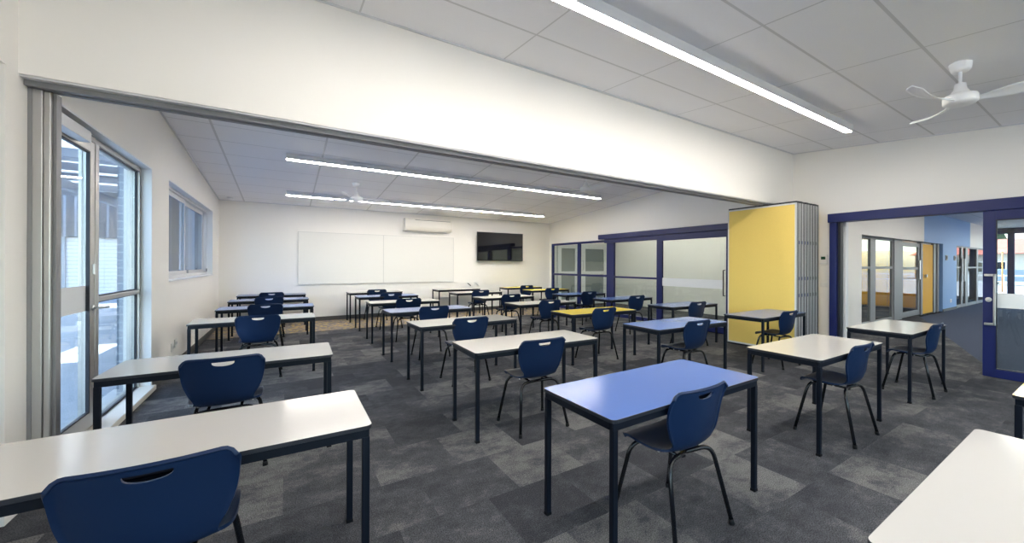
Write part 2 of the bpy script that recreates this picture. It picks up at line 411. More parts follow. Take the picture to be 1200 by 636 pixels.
MB().box(0.0, 0.018, -0.062, -0.055, 0, 2.455).box(0.085, 0.100, -0.020, 0.045, 0.0, 2.455).build('seal', M['alu_d'], t, bevel=0.002)

SX0, NP, PT = 6.68, 8, 0.0975
t = tag(empty('folding_partition', (SX0, 3.73, 0)), 'stacked yellow acoustic folding partition panels parked against right wall', 'folding partition')
for i in range(NP):
    px = i*PT; w = 0.090
    f = MB()
    for ys in (-1, 1):
        ye = ys*0.60
        a, b = (ye, ye+0.022) if ys < 0 else (ye-0.022, ye)
        f.box(px+0.0, px+w, a, b, 0.035, 2.435)
        if ys < 0:
            f.box(px+0.028, px+0.040, a-0.004, a, 0.035, 2.435, 1); f.box(px+0.060, px+0.064, a-0.006, a, 0.035, 2.435, 1); f.box(px+0.078, px+0.090, a-0.003, a, 0.035, 2.435, 1)
    f.box(px, px+w, -0.578, 0.578, 0.035, 0.06); f.box(px, px+w, -0.578, 0.578, 2.41, 2.435)
    fr = f.build('panel_frame', [M['alu_l'], M['slot']], t, bevel=0.002)
    fr['label'] = 'pale aluminium panel edging'
    MB().box(px+0.003, px+w-0.003, -0.578, 0.578, 0.06, 2.41).build('panel', M['felt'], t)
    j = random.uniform(-0.012, 0.012)
    MB().box(px+0.004, px+w+0.004, -0.60+j, 0.59, 2.435, 2.462).build('top_seal', M['gasket'], t, bevel=0.004)
    MB().box(px+0.010, px+w-0.010, -0.595, 0.59, 0.006, 0.035).build('bottom_seal', M['gasket'], t)
    if i < NP-1:
        for z in (0.95, 1.22, 1.80):
            MB().box(px+w-0.003, px+w+0.009, -0.608, -0.600, z-0.028, z+0.028).build('hinge', M['hinge_blue'] if i < 4 else M['alu_d'], fr, bevel=0.003)

# ------------------------------------------------------------------ glazed door set in the left wall
XF_ = -1.335
def frame_rect(mb, x0, x1, ya, yb, za, zb, w, mi=0, wb=None):
    wb = w if wb is None else wb
    mb.box(x0, x1, ya, ya+w, za, zb, mi); mb.box(x0, x1, yb-w, yb, za, zb, mi)
    mb.box(x0, x1, ya+w, yb-w, zb-w, zb, mi)
    if wb: mb.box(x0, x1, ya+w, yb-w, za, za+wb, mi)
mb = MB()
frame_rect(mb, XF_-0.10, XF_, 3.95, 6.37, 0.0, 2.50, 0.055)
mb.box(XF_-0.10, XF_, 5.075, 5.150, 0.055, 2.445)
d1 = struct(mb.build('door_1', M['alu'], bevel=0.003))
# white reveal lining and sill
mb = MB(); mb.box(XF_-0.05, XL+0.002, 6.355, 6.372, 0, 2.50); mb.box(XF_-0.05, XL+0.002, 3.95, 6.372, 2.486, 2.502)
struct(mb.build('trim_2', M['white_frame']))
struct(MB().box(XF_-0.02, XL+0.045, 3.96, 6.36, 0.0, 0.055).build('trim_3', M['appliance'], bevel=0.006))
# door leaf
leaf = MB(); frame_rect(leaf, XF_-0.055, XF_-0.005, 4.01, 5.07, 0.06, 2.44, 0.085, wb=0.12)
lo = leaf.build('door_leaf', M['alu'], d1, bevel=0.003)
g = MB(); frame_rect(g, XF_-0.029, XF_-0.008, 4.095, 4.985, 0.18, 2.355, 0.012); g.build('gasket', M['gasket'], d1)
MB().box(XF_-0.036, XF_-0.030, 4.10, 4.98, 0.185, 2.35).build('door_glass', M['glass'], d1)
MB().box(XF_-0.029, XF_-0.0285, 4.107, 4.973, 1.03, 1.24).build('frosted_band', M['frost'], d1)
g = MB()
frame_rect(g, XF_-0.037, XF_-0.018, 5.150, 6.315, 1.135, 2.445, 0.012)
frame_rect(g, XF_-0.037, XF_-0.018, 5.150, 6.315, 0.055, 1.095, 0.012)
g.build('gasket', M['gasket'], d1)
MB().box(XF_-0.095, XF_+0.004, 5.150, 6.315, 1.095, 1.135).build('transom', M['alu'], d1, bevel=0.003)
MB().box(XF_-0.045, XF_-0.038, 5.155, 6.310, 1.14, 2.44).build('window_glass', M['glass'], d1)
MB().box(XF_-0.045, XF_-0.038, 5.155, 6.310, 0.06, 1.09).build('window_glass', M['glass'], d1)
h = MB().lathe([(0.024, 0), (0.024, 0.008)], 20); h.xform(Matrix.Translation((XF_-0.004, 5.03, 1.05)) @ Matrix.Rotation(PI/2, 4, 'Y'))
h.tube([(XF_, 5.03, 1.05), (XF_+0.045, 5.03, 1.05), (XF_+0.055, 5.045, 1.05), (XF_+0.055, 5.16, 1.045)], 0.009)
hh = h.build('door_handle', M['chrome'], d1); hh['label'] = 'brushed steel lever handle'
MB().box(XF_-0.005, XF_+0.012, 5.015, 5.05, 1.33, 1.42).build('door_lock', M['chrome'], d1, bevel=0.004)
c = MB().box(XF_, XF_+0.075, 4.12, 4.70, 2.37, 2.455)
cc = c.build('door_closer', M['alu_l'], d1, bevel=0.004)
MB().box(XF_, XF_+0.02, 4.05, 5.0, 2.48, 2.497).build('closer_rail', M['alu_l'], cc)

# recessed grey joinery doors on the left wall (only their far edge is in view)
t = tag(empty('storage_cupboard', (XL-0.15, 2.2, 0)), 'grey recessed cupboard doors at the very left edge', 'cupboard')
MB().box(0, 0.03, -1.28, 1.28, 0, 2.48).build('body', M['housing'], t)
for ya in (-1.27, -0.42, 0.43): MB().box(0.03, 0.05, ya, ya+0.83, 0.02, 2.46).build('door', M['housing'], t, bevel=0.003)
# unseen window added on the left wall as a daylight source
mb = MB(); frame_rect(mb, XF_-0.10, XF_, -4.2, -0.5, 0.3, 2.50, 0.06); mb.box(XF_-0.10, XF_, -2.40, -2.33, 0.36, 2.44)
w1 = struct(mb.build('window_1', M['alu'], bevel=0.003))
MB().box(XF_-0.045, XF_-0.038, -4.14, -0.56, 0.36, 2.44).build('window_glass', M['glass'], w1)

# sliding window further along the left wall
mb = MB(); frame_rect(mb, XF_-0.09, XF_, 7.17, 10.91, 1.205, 2.515, 0.05)
w2 = struct(mb.build('window_2', M['alu_l'], bevel=0.003))
mb = MB(); mb.box(XF_-0.05, XL+0.002, 10.895, 10.912, 1.205, 2.515); mb.box(XF_-0.05, XL+0.002, 7.17, 10.912, 2.503, 2.517)
mb.box(XF_-0.02, XL+0.02, 7.17, 10.912, 1.190, 1.207)
mb.build('window_reveal', M['white_frame'], w2)
for ya, yb, dx in ((7.22, 8.95, -0.03), (8.85, 10.86, -0.060)):
    s = MB(); frame_rect(s, XF_+dx-0.025, XF_+dx, ya, yb, 1.255, 2.465, 0.06)
    so = s.build('window_sash', M['alu_l'], w2, bevel=0.002)
    MB().box(XF_+dx-0.015, XF_+dx-0.010, ya+0.06, yb-0.06, 1.315, 2.405).build('window_glass', M['glass_blue'], so)
MB().box(XF_, XF_+0.015, 8.86, 8.93, 1.27, 1.33).build('window_latch', M['alu_d'], w2, bevel=0.003)
MB().box(XF_, XF_+0.015, 10.78, 10.84, 1.27, 1.33).build('window_latch', M['alu_d'], w2, bevel=0.003)

# ------------------------------------------------------------------ near doorway in the right wall
mb = MB()
mb.box(7.42, XR+0.0, -2.0, 2.98, 2.145, 2.288)
mb.box(7.455, XR, 2.86, 2.965, 0, 2.145)
mb.box(XR, XR+0.15, 2.86, 2.90, 0, 2.16)
mb.box(7.50, XR, 2.815, 2.86, 0, 2.145, 1)
struct(mb.build('trim_4', [M['navy_metal'], M['gasket']], bevel=0.004))
struct(MB().box(XR+0.06, XR+0.152, 2.795, 2.862, 0, 2.16).build('trim_5', M['white_frame']))
s = MB(); x0, x1 = 7.44, 7.49
ya, yb = -0.10, 1.172
s.box(x0, x1, yb-0.115, yb, 0.012, 2.143); s.box(x0, x1, ya, ya+0.115, 0.012, 2.143)
s.box(x0, x1, ya+0.115, yb-0.115, 2.022, 2.143); s.box(x0, x1, ya+0.115, yb-0.115, 0.012, 0.115)
d2 = struct(s.build('door_2', M['navy_metal'], bevel=0.004))
g = MB(); frame_rect(g, x0+0.005, x1-0.005, ya+0.115, yb-0.115, 0.115, 2.022, 0.010); g.build('gasket', M['gasket'], d2)
MB().box(7.462, 7.470, ya+0.12, yb-0.12, 0.12, 2.017).build('door_glass', M['glass'], d2)
MB().box(7.459, 7.4595, ya+0.127, yb-0.127, 0.90, 1.085).build('frosted_band', M['frost'], d2)
h = MB().tube([(7.44, 1.135, 1.315), (7.40, 1.135, 1.315)], 0.011).tube([(7.44, 1.135, 0.69), (7.40, 1.135, 0.69)], 0.011)
h.box(7.375, 7.40, 1.050, 1.150, 1.300, 1.330); h.box(7.375, 7.40, 1.050, 1.150, 0.675, 0.705); h.box(7.375, 7.40, 1.046, 1.070, 0.675, 1.330)
hh = h.build('door_handle', M['chrome'], d2, bevel=0.004); hh['label'] = 'long brushed steel pull handle'
l = MB().lathe([(0.030, 0), (0.030, 0.012), (0.012, 0.014), (0.012, 0.022)], 20)
l.xform(Matrix.Translation((7.44, 1.118, 1.00)) @ Matrix.Rotation(-PI/2, 4, 'Y'))
l.build('door_lock', M['white_plastic'], d2)
# fixed blue-framed sidelight behind it
s = MB(); frame_rect(s, 7.52, 7.57, -2.0, -0.02, 0.0, 2.143, 0.07)
w3 = struct(s.build('window_3', M['navy_metal'], bevel=0.003))
MB().box(7.54, 7.546, -1.93, -0.09, 0.07, 2.073).build('window_glass', M['glass'], w3)

# ------------------------------------------------------------------ blue glazed partition in the rear right wall
mb = MB(); X0, X1 = 7.53, 7.60
mb.box(X0, X1, 11.50, 11.58, 0, 2.15); mb.box(X0, X1, 9.98, 10.10, 0, 2.09); mb.box(X0, X1, 8.40, 8.70, 0, 2.09)
mb.box(X0, X1, 8.40, 11.50, 2.085, 2.15); mb.box(X0, X1, 6.76, 6.80, 0, 2.09)
mb.box(X0, X1, 8.70, 9.98, 1.085, 1.145); mb.box(X0, X1, 10.10, 11.50, 1.085, 1.145)
mb.box(X0, X1, 8.70, 9.98, 0, 0.09); mb.box(X0, X1, 10.10, 11.50, 0, 0.09)
mb.box(X0, X1, 6.80, 8.40, 1.075, 1.125); mb.box(X0, X1, 6.80, 8.40, 0.0, 0.09); mb.box(X0, X1, 6.80, 8.40, 2.06, 2.09)
w4 = struct(mb.build('window_4', M['navy_metal'], bevel=0.003))
for ya, yb in ((8.70, 9.98), (10.10, 11.50), (6.80, 8.40)):
    for za, zb in ((0.09, 1.09), (1.13, 2.07)):
        MB().box(7.56, 7.566, ya, yb, za, zb).build('window_glass', M['glass_in'], w4)
struct(MB().box(7.42, XR, 4.15, 8.95, 2.165, 2.295).box(7.46, XR, 4.15, 8.72, 2.055, 2.165).build('trim_6', M['navy_metal'], bevel=0.004))
s = MB(); ya, yb = 4.20, 6.76; x0, x1 = 7.46, 7.51
s.box(x0, x1, yb-0.17, yb, 0.012, 2.055); s.box(x0, x1, ya, ya+0.12, 0.012, 2.055)
s.box(x0, x1, ya+0.12, yb-0.17, 2.02, 2.055); s.box(x0, x1, ya+0.12, yb-0.17, 0.012, 0.14)
d3 = struct(s.build('door_3', M['navy_metal'], bevel=0.004))
MB().box(7.48, 7.488, ya+0.12, yb-0.17, 0.14, 2.02).build('door_glass', M['glass_in'], d3)
MB().box(7.476, 7.4765, 4.95, yb-0.172, 0.935, 1.125).build('frosted_band', M['frost'], d3)
h = MB().tube([(7.46, 4.90, 1.33), (7.405, 4.90, 1.33), (7.405, 4.90, 0.80), (7.46, 4.90, 0.80)], 0.012)
h.build('door_handle', M['gasket'], d3)
struct(MB().box(7.47, 7.50, 4.60, 4.88, 0.15, 2.05).build('trim_7', M['navy_metal']))

# ------------------------------------------------------------------ corridor and rooms beyond the glass
# corridor wall (runs on from the doorway)
mb = MB(); ya, yb = 3.55, 3.75
mb.box(7.75, 10.56, ya, yb, 0, 3.3)
mb.box(10.56, 15.07, ya, yb, 2.13, 3.3); mb.box(15.07, 20.5, ya, yb, 2.13, 3.3, 1)
mb.box(20.5, 24.5, ya, yb, 2.13, 3.3)
mb.box(16.98, 18.62, ya, yb, 0, 2.13, 1)
mb.box(16.40, 16.98, 3.71, yb, 0, 2.13)
struct(mb.build('wall_corridor', [M['wall'], M['bluepaint']]))
struct(MB().box(7.75, 10.56, 3.536, 3.55, 0, 0.10).box(16.98, 18.62, 3.536, 3.55, 0, 0.08).build('baseboard_corridor', M['baseboard']))
struct(MB().box(7.75, 24.6, -6.1, 3.56, 3.02, 3.12).build('ceiling.002', M['ceil']))
struct(MB().box(7.75, 24.6, -6.15, -6.0, 0, 3.1).build('wall_corridor_far_side', M['wall']))
# grey glazed screen set back in the wall
def screen(n, ys, ms, posts, panes, za=0.0, zb=2.13, tr=1.39):
    s = MB(); x0, x1 = posts[0][0], posts[-1][1]
    for a, b in posts: s.box(a, b, ys, ys+0.06, za, zb)
    s.box(x0, x1, ys+0.005, ys+0.055, zb-0.05, zb); s.box(x0, x1, ys+0.005, ys+0.055, za, za+0.10)
    s.box(x0, x1, ys+0.002, ys+0.055, tr-0.03, tr+0.025)
    w = struct(s.build('window_%d' % n, ms, bevel=0.003))
    for a, b in panes: MB().box(a, b, ys+0.028, ys+0.034, za+0.1, zb-0.05).build('window_glass', M['glass_c'], w)
    return w
screen(5, 3.69, M['alu_d'], [(10.56, 10.62), (11.51, 11.83), (13.0, 13.30)], [(10.62, 11.51), (11.83, 13.0)])
struct(MB().box(13.07, 13.66, 3.67, 3.76, 0, 2.13).build('trim_8', M['alu_d'], bevel=0.003))
s = MB()
s.box(13.66, 13.80, 3.69, 3.74, 0.02, 2.08); s.box(15.10, 15.26, 3.69, 3.74, 0.02, 2.08)
s.box(13.80, 15.10, 3.69, 3.74, 1.98, 2.08); s.box(13.80, 15.10, 3.69, 3.74, 0.02, 0.16); s.box(13.80, 15.10, 3.69, 3.74, 1.33, 1.40)
d4 = struct(s.build('door_4', M['alu_d'], bevel=0.003))
MB().box(13.80, 15.10, 3.71, 3.716, 0.16, 1.98).build('door_glass', M['glass_c'], d4)
MB().box(15.13, 15.20, 3.655, 3.68, 1.05, 1.60).build('door_handle', M['chrome'], d4)
s = MB().box(15.42, 16.40, 3.66, 3.71, 0.02, 2.08)
d5 = struct(s.build('door_5', M['yellowdoor'], bevel=0.003)); MB().box(15.55, 15.62, 3.60, 3.66, 1.10, 1.18).build('door_handle', M['chrome'], d5)
struct(MB().box(15.26, 15.42, 3.66, 3.76, 0, 2.13).box(16.42, 16.62, 3.64, 3.71, 0, 2.13).box(16.74, 16.90, 3.62, 3.71, 0, 2.13).build('trim_9', M['alu_d'], bevel=0.003))
# second grey door set further down
w6 = screen(6, 3.58, M['alu_d'], [(18.62, 18.80), (19.40, 19.62), (20.0, 20.35), (21.7, 21.95), (23.9, 24.1)], [(18.80, 19.40), (19.62, 20.0), (20.35, 21.7), (21.95, 23.9)])
MB().box(19.30, 19.36, 3.53, 3.57, 0.9, 1.7).build('door_handle', M['chrome'], w6); MB().box(19.66, 19.72, 3.53, 3.57, 0.9, 1.7).build('door_handle', M['chrome'], w6)
# rooms on the far side of the glass
struct(MB().box(XR+0.15, 10.2, 11.6, 11.75, 0, 3.3).box(10.2, 10.35, 3.75, 11.75, 0, 3.3).build('wall_breakout', M['wall']))
struct(MB().box(XR+0.15, 24.5, 3.70, 12.0, 3.30, 3.4).build('ceiling.003', M['ceil']))
struct(MB().box(10.35, 24.5, 8.6, 8.75, 0, 3.3).box(17.3, 17.45, 3.75, 8.6, 0, 3.3).box(24.5, 24.65, 3.55, 8.75, 0, 3.3).build('wall_meeting_room', M['wall']))

# end of the corridor: blue mullioned glazing to the street
s = MB(); X0, X1 = 24.5, 24.6
for y in (-6.0, -4.4, -2.8, -1.2, 0.4, 2.0, 2.95): s.box(X0, X1, y, y+0.10 if y < 2.9 else y+0.20, 0, 3.0)
s.box(X0, X1, -6.0, 3.55, 2.78, 3.02); s.box(X0, X1, -6.0, 3.55, 0, 0.12); s.box(X0, X1, 3.46, 3.55, 0, 3.0)
w7 = struct(s.build('window_7', M['navy_metal'], bevel=0.004))
MB().box(24.54, 24.55, -6.0, 3.5, 0.12, 2.78).build('window_glass', M['glass'], w7)

# ------------------------------------------------------------------ furniture prototypes
def make_table(w, d):
    root = empty('desk', (0, 0, 0)); hz = 0.72
    tp = MB(); P = rrect(-w/2, w/2, -d/2, d/2, 0.028)
    tp.prism(P, hz-0.018, hz, 0, 1)
    o = tp.build('tabletop', [M['edge'], M['lam_w']], root)
    b = o.modifiers.new('bevel', 'BEVEL'); b.width = 0.002; b.segments = 2; b.limit_method = 'ANGLE'; b.angle_limit = 0.9; b.material = 0
    a = MB(); i = 0.012; t_ = 0.026; z0, z1 = hz-0.056, hz-0.018
    a.box(-w/2+i, w/2-i, -d/2+i, -d/2+i+t_, z0, z1); a.box(-w/2+i, w/2-i, d/2-i-t_, d/2-i, z0, z1)
    a.box(-w/2+i, -w/2+i+t_, -d/2+i+t_, d/2-i-t_, z0, z1); a.box(w/2-i-t_, w/2-i, -d/2+i+t_, d/2-i-t_, z0, z1)
    a.build('apron', M['frame'], root, bevel=0.003)
    for sx in (-1, 1):
        for sy in (-1, 1):
            L = 0.030; cx = sx*(w/2-i-L/2+0.002); cy = sy*(d/2-i-L/2+0.002)
            lg = MB().box(cx-L/2, cx+L/2, cy-L/2, cy+L/2, 0.012, z0+0.004).build('leg', M['frame'], root, bevel=0.003)
            MB().box(cx-L/2-0.001, cx+L/2+0.001, cy-L/2-0.001, cy+L/2+0.001, 0.0, 0.016).build('foot', M['rubber'], lg)
    return root

def smooth(a, b, t):
    t = max(0, min(1, (t-a)/(b-a))); return t*t*(3-2*t)
def spline(pts, t):
    n = len(pts)-1; x = t*n; i = min(int(x), n-1); f = x-i
    p0 = pts[max(i-1, 0)]; p1 = pts[i]; p2 = pts[i+1]; p3 = pts[min(i+2, n)]
    return [0.5*((2*b)+(-a+c)*f+(2*a-5*b+4*c-d)*f*f+(-a+3*b-3*c+d)*f**3) for a, b, c, d in zip(p0, p1, p2, p3)]

def chair_shell_mesh():
    # (y, z, half width, edge lift up, edge wrap forward)
    prof = [(0.200, 0.425, 0.165, 0.000, 0.000),
            (0.178, 0.455, 0.196, 0.002, 0.000),
            (0.120, 0.462, 0.205, 0.004, 0.000),
            (0.050, 0.452, 0.206, 0.010, 0.000),
            (-0.030, 0.443, 0.203, 0.016, 0.000),
            (-0.100, 0.444, 0.190, 0.018, 0.004),
            (-0.150, 0.458, 0.164, 0.012, 0.016),
            (-0.180, 0.492, 0.162, 0.004, 0.028),
            (-0.195, 0.540, 0.188, 0.000, 0.040),
            (-0.205, 0.600, 0.210, 0.000, 0.049),
            (-0.213, 0.655, 0.221, 0.000, 0.052),
            (-0.222, 0.710, 0.225, 0.000, 0.048),
            (-0.231, 0.757, 0.226, 0.000, 0.042),
            (-0.236, 0.790, 0.219, 0.000, 0.036)]
    NS, NX = 72, 32
    vs = []
    for i in range(NS+1):
        y, z, hw, lift, wrap = spline(prof, i/NS)
        for j in range(NX+1):
            u = -1 + 2*j/NX; a = abs(u)
            zz = z + lift*a**2.2; yy = y + wrap*a**2
            sm_ = i/NS
            if sm_ > 0.80:   # rounded top corners
                zz -= 0.034*max(0.0, (a-0.80)/0.20)**2.4*((sm_-0.80)/0.20)
            if sm_ > 0.52:   # rolled rim of the backrest
                yy -= 0.009*max(0.0, (a-0.93)/0.07)**1.5*smooth(0.52, 0.62, sm_)
            if sm_ > 0.965: yy -= 0.008*((sm_-0.965)/0.035)**1.5
            vs.append((u*hw, yy, zz))
    fs = []
    for i in range(NS):
        for j in range(NX):
            fs.append((i*(NX+1)+j, i*(NX+1)+j+1, (i+1)*(NX+1)+j+1, (i+1)*(NX+1)+j))
    me = bpy.data.meshes.new('seat_shell'); me.from_pydata(vs, [], fs)
    for p in me.polygons: p.use_smooth = True
    o = bpy.data.objects.new('seat_shell', me); COL.objects.link(o)
    so = o.modifiers.new('s', 'SOLIDIFY'); so.thickness = 0.012; so.offset = 0
    # grip hole: a D-shaped slot cut through the back
    c = MB(); n = 14; zc = 0.752; hw = 0.060
    poly = [(-hw, zc+0.010), (hw, zc+0.010)] + [(hw*math.cos(PI*k/n), zc+0.008-0.028*math.sin(PI*k/n)**0.7) for k in range(n+1)]
    v2 = [(x, -0.34, z) for x, z in poly] + [(x, -0.12, z) for x, z in poly]; N = len(poly)
    c.add(v2, [tuple(range(N)), tuple(range(N, 2*N))[::-1]] + [(k, N+k, N+(k+1) % N, (k+1) % N) for k in range(N)])
    cut = c.build('cutter', M['shell'])
    bo = o.modifiers.new('b', 'BOOLEAN'); bo.operation = 'DIFFERENCE'; bo.object = cut; bo.solver = 'EXACT'
    bv = o.modifiers.new('v', 'BEVEL'); bv.width = 0.004; bv.segments = 3; bv.limit_method = 'ANGLE'; bv.angle_limit = 0.9
    dg = bpy.context.evaluated_depsgraph_get(); dg.update()
    out = bpy.data.meshes.new_from_object(o.evaluated_get(dg))
    out.materials.clear(); out.materials.append(M['shell'])
    for p in out.polygons: p.material_index = 0; p.use_smooth = True
    bpy.data.objects.remove(o); bpy.data.objects.remove(cut)
    out.name = 'seat_shell'
    return out

def arc(p0, p1, p2, r, n=6):
    # rounded corner at p1 between p0 and p2
    p0, p1, p2 = Vector(p0), Vector(p1), Vector(p2)
    a = (p0-p1).normalized()*r; b = (p2-p1).normalized()*r
    return [(p1+a)*(1-t)**2 + p1*2*t*(1-t) + (p1+b)*t*t for t in [k/n for k in range(n+1)]]

def make_chair():
    root = empty('classroom_chair', (0, 0, 0))
    me = chair_shell_mesh()
    sh = bpy.data.objects.new('seat_shell', me); COL.objects.link(sh); sh.parent = root
    sh['label'] = 'one-piece navy plastic seat and back with grip slot'
    for sy, yt, zt, yf, zb in ((-1, -0.130, 0.415, -0.235, 0.408), (1, 0.110, 0.420, 0.215, 0.418)):
        for sx in (-1, 1):
            foot = (sx*0.232, yf, 0.012); corner = (sx*0.178, yt+(-0.012 if sy < 0 else 0.020), zt)
            mid = (0.0, yt+(0.030 if sy < 0 else -0.02), zb)
            path = [foot] + arc(foot, corner, mid, 0.075) + [mid]
            lg = MB().tube(path, 0.0122, 12).build('leg', M['black_tube'], root)
            f = MB().tube([(sx*0.232, yf, 0.0), (sx*0.2295, yf-sy*0.004, 0.028)], 0.0155, 12, rs=[0.0165, 0.0145]); f.build('foot', M['rubber'], lg)
    b = MB()
    b.tube([(-0.09, -0.115, 0.420), (-0.09, 0.10, 0.428)], 0.009); b.tube([(0.09, -0.115, 0.420), (0.09, 0.10, 0.428)], 0.009)
    b.box(-0.13, 0.13, -0.03, 0.03, 0.424, 0.432)
    b.build('seat_support', M['black_tube'], root)
    for sx in (-1, 1):
        for y in (0.11, 0.03, -0.05):
            s = MB().lathe([(0.006, 0), (0.006, 0.004)], 10); s.xform(Matrix.Translation((sx*0.15, y, 0.428)))
            s.build('screw', M['chrome'], root)
    return root

# name: x, y, rotation (degrees), top
LAM = {'white': M['lam_w'], 'blue': M['lam_b'], 'yellow': M['lam_y']}
A, B, C_, D = 'row along the window wall', 'second row out from the window wall', 'third row out from the window wall', 'row nearest the blue glazed partition'
tables = [
 ('A1', -0.323, 2.223, -0.2, 'white', 'white desk at the lower left corner, nearest the camera along the window wall'),
 ('A2', -0.328, 3.904, -1.4, 'white', 'long white desk beside the glazed door'),
 ('A3', -0.312, 6.562, 0.9, 'white', 'white desk behind the one at the glazed door, before the blue ones'),
 ('A4', -0.245, 8.245, -0.3, 'blue', 'pale blue desk under the sliding window, nearest of three blue ones there'),
 ('A5', -0.255, 9.907, 0.0, 'blue', 'pale blue desk along the window wall, middle one of three'),
 ('A6', -0.251, 11.470, 0.1, 'blue', 'pale blue desk in the far left corner against the whiteboard wall'),
 ('F0', 1.850, 0.108, 0.3, 'white', 'large cream-white desk cut off by the bottom right corner of the photo'),
 ('C1', 1.839, 1.663, 0.7, 'blue', 'big blue desk in the foreground, nearest of all the blue ones'),
 ('B1', 1.868, 3.289, -1.0, 'white', 'white desk directly behind the big foreground blue desk'),
 ('B2', 1.858, 4.913, 1.6, 'white', 'white desk left of the middle, second behind the big foreground blue desk'),
 ('B3', 1.867, 6.515, 1.0, 'blue', 'pale lavender-blue desk in the second row, between two white ones'),
 ('B4', 1.876, 8.151, 0.1, 'white', 'white desk in the second row, third from the whiteboard'),
 ('B5', 1.891, 9.780, 0.8, 'blue', 'pale blue desk second from the whiteboard, in the second row'),
 ('B6', 1.890, 11.290, 0.5, 'white', 'white desk right under the whiteboard with wall behind it'),
 ('G0', 3.900, 0.105, 0.0, 'yellow', 'yellow desk of which only one corner shows at the right edge'),
 ('D1', 3.894, 1.647, -0.2, 'white', 'white desk in the right foreground, before the yellow folding partition'),
 ('D2', 3.960, 3.269, -0.9, 'blue', 'blue desk in the middle, left of the yellow folding partition'),
 ('C2', 3.959, 4.862, -1.0, 'yellow', 'bright yellow desk in the middle of the room'),
 ('C3', 3.984, 6.489, 1.1, 'white', 'white desk directly behind the bright yellow desk'),
 ('C4', 4.019, 8.133, 1.6, 'white', 'white desk third from the far wall, in the third row'),
 ('C5', 4.056, 9.842, 1.4, 'white', 'white desk second from the far wall, below the television side'),
 ('C6', 4.090, 11.370, 1.0, 'white', 'empty white desk against the far wall, without a chair'),
 ('E1', 5.939, 1.638, -0.5, 'white', 'white desk furthest right, in front of the open doorway'),
 ('E2', 5.860, 3.175, 1.0, 'blue', 'blue desk against the yellow folding partition, mirroring its yellow'),
 ('E3', 5.975, 4.770, -0.5, 'blue', 'blue desk before the sliding door with the white band'),
 ('D3', 6.020, 6.404, 2.0, 'blue', 'blue desk by the wide blue post of the glazed partition'),
 ('D4', 6.030, 7.996, 1.6, 'blue', 'furthest blue desk in the row by the blue glazed partition'),
 ('D5', 6.170, 9.779, 0.0, 'yellow', 'yellow desk near the far right corner, the nearer of two'),
 ('D6', 6.160, 11.264, 1.0, 'yellow', 'yellow desk against the far wall under the television'),
]
protoA, protoB = make_table(1.28, 0.60), make_table(1.25, 0.60)
topmesh = {}
used = set()
groups = {'A': 'desks in the row along the window wall', 'B': 'desks in the second row', 'C': 'desks in the third row', 'D': 'desks in the row by the glazed partition'}
colof = lambda n: {'A': 'A', 'F': 'B', 'B': 'B', 'G': 'C', 'E': 'D'}.get(n[0]) or ('B' if n == 'C1' else 'C' if n[0] == 'C' or n in ('D1', 'D2') else 'D')
for n, x, y, r, c, lab in tables:
    pr = protoA if n[0] == 'A' else protoB
    if pr.name in used: o = copy_tree(pr)
    else: o = pr; used.add(pr.name)
    o.location = (x, y, 0); o.rotation_euler = (0, 0, math.radians(r))
    for ch in children(o):
        if ch.name.startswith('tabletop'):
            key = (n[0] == 'A', c)
            if key not in topmesh:
                m_ = ch.data.copy(); m_.materials[1] = LAM[c]; topmesh[key] = m_
            ch.data = topmesh[key]
    tag(o, lab, 'desk', groups[colof(n)])

chairs = [  # desk, dx, dy, rotation, label
 ('A1', -0.035, -0.20, 0, 'navy chair at the lower left, largest and nearest, its back to the camera'),
 ('A2', -0.02, -0.14, 0, 'navy chair at the white desk beside the glazed door'),
 ('A3', 0.03, -0.15, 0, 'navy chair at the white desk under the sliding window'),
 ('A4', -0.02, -0.16, 0, 'navy chair at the nearest pale blue desk along the window wall'),
 ('A5', -0.01, -0.15, 0, 'navy chair at the middle pale blue desk along the window wall'),
 ('A6', -0.01, -0.20, 0, 'navy chair at the pale blue desk in the far left corner'),
 ('C1', -0.045, -0.145, 0, 'navy chair at the big blue foreground desk'),
 ('B1', -0.04, -0.16, -2, 'navy chair at the white desk behind the big foreground blue desk'),
 ('B2', -0.02, -0.11, 0, 'navy chair at the second white desk behind the big foreground blue desk'),
 ('B3', 0.00, -0.17, 0, 'navy chair at the pale lavender-blue desk in the second row'),
 ('B4', 0.02, -0.14, 0, 'navy chair at the white desk third from the whiteboard'),
 ('B5', 0.03, -0.09, 0, 'navy chair at the pale blue desk second from the whiteboard'),
 ('B6', 0.00, -0.10, 0, 'navy chair at the white desk right under the whiteboard'),
 ('D1', -0.01, -0.145, 0, 'navy chair at the white right foreground desk before the folding partition'),
 ('D2', -0.03, -0.145, 0, 'navy chair at the blue desk left of the yellow folding partition'),
 ('C2', -0.05, -0.11, 0, 'navy chair at the bright yellow desk in the middle'),
 ('C3', -0.05, -0.20, 0, 'navy chair at the white desk directly behind the bright yellow desk'),
 ('C4', 0.00, -0.16, 0, 'navy chair at the third white desk from the far wall'),
 ('C5', -0.02, -0.18, 0, 'navy chair at the second white desk from the far wall'),
 ('E1', -0.01, -0.145, 0, 'navy chair at the furthest right white desk before the doorway'),
 ('E2', -0.02, -0.15, 0, 'navy chair beside the yellow folding partition, at the blue desk'),
 ('E3', -0.04, -0.15, 0, 'navy chair at the blue desk before the sliding door'),
 ('D3', 0.06, -0.16, 0, 'navy chair at the blue desk by the wide blue post'),
 ('D4', 0.00, -0.20, 0, 'navy chair at the furthest blue desk by the glazed partition'),
 ('D5', -0.08, -0.26, 0, 'navy chair at the nearer yellow desk in the far right corner'),
 ('D6', 0.00, -0.18, 0, 'navy chair at the yellow desk under the television'),
]
